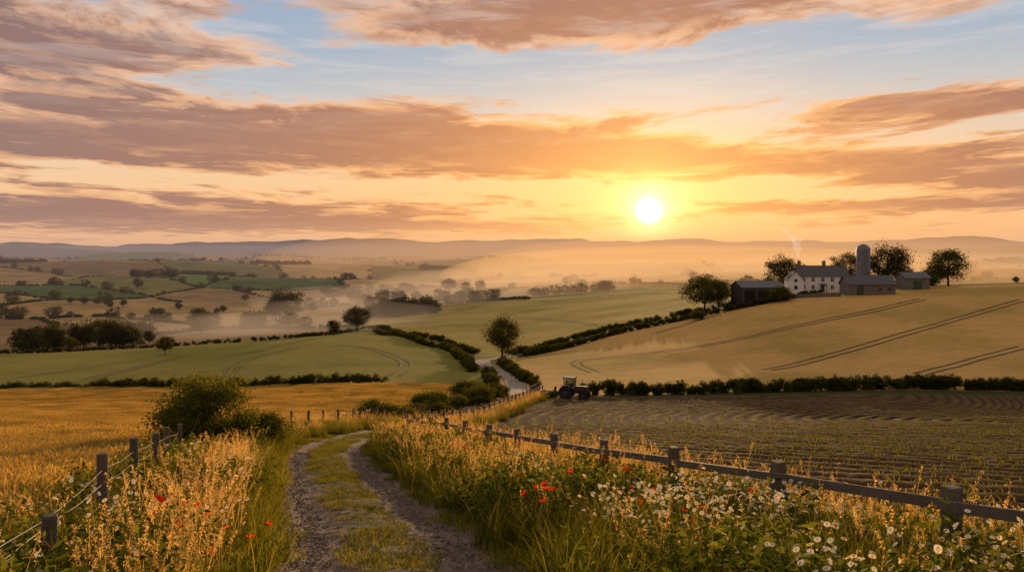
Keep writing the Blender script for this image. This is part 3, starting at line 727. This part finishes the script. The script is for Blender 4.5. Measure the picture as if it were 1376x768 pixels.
for i in range(len(q)-1):
    a,b_=q[i],q[i+1];c=(a+b_)/2;d=(b_-a);L=np.linalg.norm(d);d/=L
    box(wl,(c[0],c[1],float(H(*c))+.3),(L/2+.02,.2,.75+rng.normal()*.03),np.array([[d[0],d[1],0],[-d[1],d[0],0],[0,0,1]]))
finish('stone_wall',wl,[M_stonew])
si=empty('grain_silo');place(si,1160,FY+8)
prof=[(2.0,-1),(2.0,0)]
for i in range(24): prof+=[(2.0,i*.46+.02),(2.05,i*.46+.23)]
prof+=[(2.0,11.04),(2.1,11.08),(1.8,11.9),(1.25,12.5),(.6,12.85),(.05,12.95)]
V,Q4=tube([(0,0,p[1]) for p in prof],[p[0] for p in prof],28);B=Bag();B.add(V,Q4);finish('silo_body',B,[M_silo],si)
B=Bag()
for s in (-.25,.25): box(B,(s,-2.18,5.6),(.03,.03,5.4))
for i in range(22): box(B,(0,-2.18,.5+i*.48),(.25,.02,.02))
finish('ladder',B,[M_wire],si)
# ------------------------------------------------------------------ tractor
M_tyre=simple('tractor_tyre',(.03,.028,.026),.9,.4,3,.4);M_tpaint=simple('tractor_paint',(.07,.04,.03),.45,.3,2,.1,0,.5)
M_steel=simple('worn_steel',(.13,.10,.08),.6,.5,3,.2,.4)
tr_=empty('tractor');x,y=Q(771,104);tr_.location=(x,y,float(H(x,y))+.02);tr_.rotation_euler=(0,.0,math.radians(-20))
def wheel(B,c,R,w):
    prof=[(R*.35,-w*.3),(R*.62,-w*.45),(R*.70,-w*.5),(R*.93,-w*.5),(R,-w*.38),(R,w*.38),(R*.93,w*.5),(R*.70,w*.5),(R*.62,w*.45),(R*.35,w*.3)]
    K=28;V=[]
    for rr,o in prof:
        for j in range(K): V.append((c[0]+rr*math.cos(2*math.pi*j/K),c[1]+o,c[2]+rr*math.sin(2*math.pi*j/K)))
    Q4=[[i*K+j,i*K+(j+1)%K,(i+1)*K+(j+1)%K,(i+1)*K+j] for i in range(len(prof)-1) for j in range(K)]
    B.add(V,Q4)
    for j in range(22):
        t=2*math.pi*j/22
        for s in (-1,1):
            d=np.array([math.cos(t+s*.07),0,math.sin(t+s*.07)]);tt=np.array([-d[2],s*.5,d[0]]);tt/=np.linalg.norm(tt);n_=np.cross(d,tt)
            box(B,np.array(c)+d*(R+.01)+[0,s*w*.22,0],(.05,.03,w*.26),np.array([d,tt,n_]))
B=Bag()
for s in (-1,1): wheel(B,(-.9,s*.95,.85),.85,.45);wheel(B,(1.45,s*.8,.55),.55,.32)
finish('tyres',B,[M_tyre],tr_)
B=Bag()
for s in (-1,1):
    for c,R in (((-.9,s*.95,.85),.33),((1.45,s*.8,.55),.22)):
        V,Q4=tube([(c[0],c[1]-.17,c[2]),(c[0],c[1]-.16,c[2]),(c[0],c[1]+.16,c[2]),(c[0],c[1]+.17,c[2])],[.01,R,R,.01],14);B.add(V,Q4)
V,Q4=tube([(-.9,-.9,.85),(-.9,.9,.85)],[.12,.12]);B.add(V,Q4);V,Q4=tube([(1.45,-.8,.55),(1.45,.8,.55)],[.08,.08]);B.add(V,Q4)
finish('hubs',B,[M_steel],tr_)
B=Bag();box(B,(.3,0,.95),(1.5,.28,.25));box(B,(1.0,0,1.4),(.85,.36,.28));box(B,(1.88,0,1.25),(.06,.34,.38))
for s in (-1,1): box(B,(-.9,s*.93,1.78),(.6,.28,.04));box(B,(-.35,s*.93,1.5),(.04,.28,.28))
finish('bonnet_and_mudguards',B,[M_tpaint],tr_,.05)
B=Bag()
for a in (-1.15,.12):
    for s in (-1,1): box(B,(a,s*.62,2.0),(.045,.045,.68))
box(B,(-.52,0,2.72),(.78,.74,.07));box(B,(-.52,0,1.36),(.68,.66,.06));box(B,(1.1,.25,2.0),(.04,.04,.45));finish('cab_frame',B,[M_door],tr_,.02)
B=Bag();box(B,(-.52,-.63,2.05),(.58,.012,.58));box(B,(-.52,.63,2.05),(.58,.012,.58));box(B,(.125,0,2.05),(.012,.56,.58))
gm_=begin('cab_glass')
g1=NT.nodes.new('ShaderNodeBsdfGlossy');g1.inputs['Roughness'].default_value=.05;g2=NT.nodes.new('ShaderNodeBsdfTransparent');mx=NT.nodes.new('ShaderNodeMixShader');mx.inputs[0].default_value=.8
g2.inputs[0].default_value=(.8,.85,.85,1);o_=NT.nodes.new('ShaderNodeOutputMaterial');NT.links.new(g1.outputs[0],mx.inputs[1]);NT.links.new(g2.outputs[0],mx.inputs[2]);NT.links.new(mx.outputs[0],o_.inputs[0])
finish('cab_glass',B,[gm_],tr_)
B=Bag();box(B,(-.75,0,1.6),(.25,.25,.08));box(B,(-.98,0,1.9),(.06,.25,.3));V,Q4=tube([(-.15,0,1.5),(-.3,0,1.95)],[.03,.03]);B.add(V,Q4);V,Q4=tube([(-.32,0,1.96),(-.33,0,1.99)],[.2,.2],12);B.add(V,Q4);finish('seat_and_wheel',B,[M_tyre],tr_)
pw=empty('field_cultivator');pw.location=(x-3.6,y+1.0,float(H(x-3.6,y+1.0)));pw.rotation_euler=(0,0,math.radians(-20))
B=Bag();box(B,(0,0,.85),(1.6,.08,.08));box(B,(-.6,0,.8),(.08,1.5,.08));box(B,(.6,0,.801),(.08,1.5,.08));box(B,(1.7,0,.9),(.4,.06,.06));box(B,(1.3,0,1.2),(.06,.3,.4))
for a in (-.6,.6):
    for s in np.linspace(-1.4,1.4,6):
        V,Q4=tube([(a,s,.8),(a-.22,s,.55),(a-.1,s,.2),(a+.12,s,-.03)],[.04,.035,.035,.02],5);B.add(V,Q4)
box(B,(-1.7,0,1.25),(.05,1.4,.3))
finish('frame_and_tines',B,[M_steel],pw)
B=Bag()
for s in (-1,1): wheel(B,(-1.5,s*1.2,.4),.4,.2)
finish('gauge_wheels',B,[M_tyre],pw)

# ------------------------------------------------------------------ air: self-glowing haze, valley mist, smoke
def glow_airmat(name,dens,c):
    """homogeneous absorbing air; its own emission stands in for scattered sunlight"""
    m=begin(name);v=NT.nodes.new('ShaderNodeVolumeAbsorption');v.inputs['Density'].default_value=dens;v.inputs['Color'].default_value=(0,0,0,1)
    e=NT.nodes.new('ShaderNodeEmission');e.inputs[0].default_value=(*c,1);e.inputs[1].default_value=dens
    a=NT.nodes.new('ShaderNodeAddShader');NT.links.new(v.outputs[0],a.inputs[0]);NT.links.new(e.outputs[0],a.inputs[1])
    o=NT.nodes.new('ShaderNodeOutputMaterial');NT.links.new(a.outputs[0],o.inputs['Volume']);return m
B=Bag();box(B,(0,4960,-60),(9000,4740,140));finish('atmospheric_haze',B,[glow_airmat('haze',.00012,(.48,.335,.30))])  # haze box emits a fixed tint instead of scattering sunlight
def puff(name,px,Y,zoff,rx,ry,rz,mat,wob=.35,zabs=None):
    x,y=Q(px,Y);bm=bmesh.new();bmesh.ops.create_icosphere(bm,subdivisions=4,radius=1)
    me=bpy.data.meshes.new(name);bm.to_mesh(me);bm.free();me.materials.append(mat)
    co=np.zeros(len(me.vertices)*3);me.vertices.foreach_get('co',co);co=co.reshape(-1,3)
    f=1+wob*(fbm(co[:,0]*2.2+px,co[:,1]*2.2+co[:,2],3,3)-.5);co*=f[:,None];me.vertices.foreach_set('co',co.ravel())
    me.polygons.foreach_set('use_smooth',np.full(len(me.polygons),True))
    o=link(bpy.data.objects.new(name,me));o.location=(x,y,float(H(x,y))+zoff if zabs is None else zabs);o.scale=(rx,ry,rz)
mm=glow_airmat('mist',.0016,(1.0,.63,.36));mm2=glow_airmat('mist_thin',.0010,(1.05,.60,.29));mg=glow_airmat('golden_glow_haze',.00018,(1.15,.54,.16))
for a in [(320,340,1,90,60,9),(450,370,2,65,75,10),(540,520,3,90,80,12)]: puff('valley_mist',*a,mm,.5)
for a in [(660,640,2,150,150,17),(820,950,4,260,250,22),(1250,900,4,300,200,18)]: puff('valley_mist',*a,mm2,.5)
puff('golden_glow_haze',900,2800,0,1300,2300,150,mg,0.,-30);puff('golden_glow_haze',885,2500,0,600,2000,90,mg,0.,-30);puff('golden_glow_haze',880,1250,0,330,880,42,glow_airmat('golden_glow_haze_low',.0007,(1.2,.58,.18)),0.,-25)  # added emissive volumes toward the sun, painting its golden glow into the air
ch_loc=Matrix.Rotation(math.radians(-12),3,'Z')@Vector((-6.2,0,9.2))+fh.location
B=Bag();rs=np.random.default_rng(5)
for kk,(hgt,dr_,wd,ph) in enumerate([(10.5,-4.2,1.0,0.),(7.2,1.9,.8,1.3),(8.8,-1.2,.7,2.4)]):
    pl_=[];ra=[]
    for i in range(20):
        t=i/19;pl_.append((ch_loc.x+dr_*t**1.3+1.3*math.sin(t*5.5+ph)*t,ch_loc.y+kk*.4,ch_loc.z+hgt*t**.85));ra.append((.2+.95*t*wd*(1+.35*math.sin(t*17+ph)))*(1 if t<.45 else max(0,(1-t)/.55)**.8)+.001)
    V,Q4=tube([pl_[0]]+pl_,[.001]+ra,14);B.add(V,Q4)
o=finish('chimney_smoke',B,[glow_airmat('smoke',.26,(1.0,.80,.64))],None,0,True)  # smoke emits its own brightness in place of backlight

# ------------------------------------------------------------------ sky
w=bpy.data.worlds.new('World');scene.world=w;w.use_nodes=True;NT=w.node_tree;NT.nodes.clear()
tcn=NT.nodes.new('ShaderNodeTexCoord');d=E(tcn.outputs['Generated']);x,y,z=SEP(d)
az=M('ARCTAN2',x,y);hor=M('SQRT',x*x+y*y);el=z/M('MAXIMUM',hor,.02)
def blob(px,py,sx,sy,amp):
    a0=math.atan((px-CX)/F);w0=(HY-py)/F*math.cos(a0)
    a=(az-a0)*(F/sx);b=(el-w0)*(F/sy);return M('EXPONENT',(a*a+b*b)*-1.0)*amp
cov=None
for t in [(90,65,260,50,.36),(120,190,360,38,.34),(560,180,300,32,.34),(800,212,260,22,.42),(640,20,320,32,.34),(920,14,220,32,.26),(1250,215,200,24,.34),(1290,138,170,14,.36),(1376,245,120,18,.30),
          (140,287,400,22,.36),(560,303,280,9,.30),(1160,277,180,9,.34),(390,112,180,24,-.24),(720,102,260,24,-.28),(1100,80,150,36,-.18),(450,246,400,9,-.16),(900,258,180,8,-.12)]:
    b_=blob(*t);cov=b_ if cov is None else cov+b_
def cl(dw,da,det,ro):
    qq=1.0/(M('MAXIMUM',el+dw,-.02)+.075)
    v=VEC((az+da)*qq*1.15,qq*1.3,.35)
    return NOISE(v,1.35,det,ro,.4)
n1=cl(0.,0.,8,.66);n2=cl(-.012,.004,3,.62)
q=1.0/(M('MAXIMUM',el,-.02)+.075)
wisp=NOISE(VEC(az*q*.9,q*2.6,2.),2.2,4,.62,.5)
cd=n1+cov+(wisp-.5)*.16
dens=SS(.53,.66,cd);thick=SS(.57,.84,cd)
skyc=RAMP(M('MULTIPLY',el,1.0,clamp=True),[(0.,(.86,.46,.27)),(.035,(.94,.52,.28)),(.08,(.94,.63,.37)),(.12,(.80,.66,.50)),(.17,(.52,.60,.65)),(.25,(.33,.46,.60)),(.34,(.25,.39,.58)),(1.,(.38,.40,.48))])
ds=(az-SUN_AZ);de=(el-math.tan(SUN_EL)+.003)
r2=ds*ds+de*de
rw=M('SQRT',ds*ds*.34+de*de*1.1)
prox=M('EXPONENT',rw*-3.8)
prox2=M('EXPONENT',rw*-9.0)
lowf=1.0-SS(.10,.26,el)*.75
skyc=MX(prox*.9*lowf,skyc,(1.0,.51,.14))
lit=MX(prox*1.2,(.86,.48,.28),(1.08,.48,.10));drk=MX(prox*1.25,(.195,.155,.175),(.64,.20,.045))
hi=SS(.10,.30,el);lit=MX(hi*.5,lit,(.84,.56,.42))
edge_=SS(-.06,.07,n1-n2)
cc=MX(M('MINIMUM',thick*.92+edge_*.42,1.0),lit,drk)
haz=SS(.0,.05,el)
skyc=MX(dens*(.35+haz*.62),skyc,cc)
thin=SS(.46,.62,wisp)*.26;skyc=MX(thin*hi,skyc,(.84,.74,.66))
glow=MX(1.0,(.50,.25,.04),VEC(prox2,prox2,prox2),'MULTIPLY')
dr=M('SQRT',r2)
g2=M('EXPONENT',r2*-600.0)*.55+M('EXPONENT',dr*-11.0)*.62
core=MX(1.0,(1.0,.58,.20),VEC(g2,g2,g2),'MULTIPLY')
disc=SS(.021,.006,dr);disc=disc*disc*8.0
halo=M('EXPONENT',r2*-1800.0)*1.1
tot=MX(1.0,skyc,glow,'ADD')
tot=MX(1.0,tot,core,'ADD')
tot=MX(1.0,tot,VEC(disc+halo,disc*.92+halo*.8,disc*.7+halo*.5),'ADD')
back=SS(.15,-.5,y);over=SS(.5,.95,z)
tot=MX(M('MAXIMUM',back,over),tot,(.42,.34,.30))
bg=NT.nodes.new('ShaderNodeBackground');put(bg.inputs[0],tot);bg.inputs[1].default_value=1.0
sk=NT.nodes.new('ShaderNodeTexSky');sk.sky_type='NISHITA';sk.sun_disc=False;sk.sun_elevation=SUN_EL;sk.sun_rotation=SUN_AZ
bg2=NT.nodes.new('ShaderNodeBackground');NT.links.new(sk.outputs[0],bg2.inputs[0]);bg2.inputs[1].default_value=.004
ad=NT.nodes.new('ShaderNodeAddShader');NT.links.new(bg.outputs[0],ad.inputs[0]);NT.links.new(bg2.outputs[0],ad.inputs[1])
o=NT.nodes.new('ShaderNodeOutputWorld');NT.links.new(ad.outputs[0],o.inputs[0])
# ------------------------------------------------------------------ sun
sl=bpy.data.lights.new('sun','SUN');sl.energy=5;sl.angle=math.radians(.6);sl.color=(1,.64,.30)
so_=link(bpy.data.objects.new('sun',sl))
dv=Vector((math.sin(SUN_AZ)*math.cos(SUN_EL),math.cos(SUN_AZ)*math.cos(SUN_EL),math.sin(SUN_EL)))
so_.rotation_euler=dv.to_track_quat('Z','Y').to_euler()
# ------------------------------------------------------------------ camera
cam=bpy.data.cameras.new('camera');co=link(bpy.data.objects.new('camera',cam));co.location=(0,0,0);co.rotation_euler=(math.radians(90),0,0)
cam.sensor_width=36;cam.lens=36*F/1376;cam.shift_y=-39/1376;cam.clip_end=30000;cam.clip_start=.1
scene.camera=co
scene.view_settings.view_transform='Standard';scene.view_settings.look='None';scene.view_settings.exposure=0
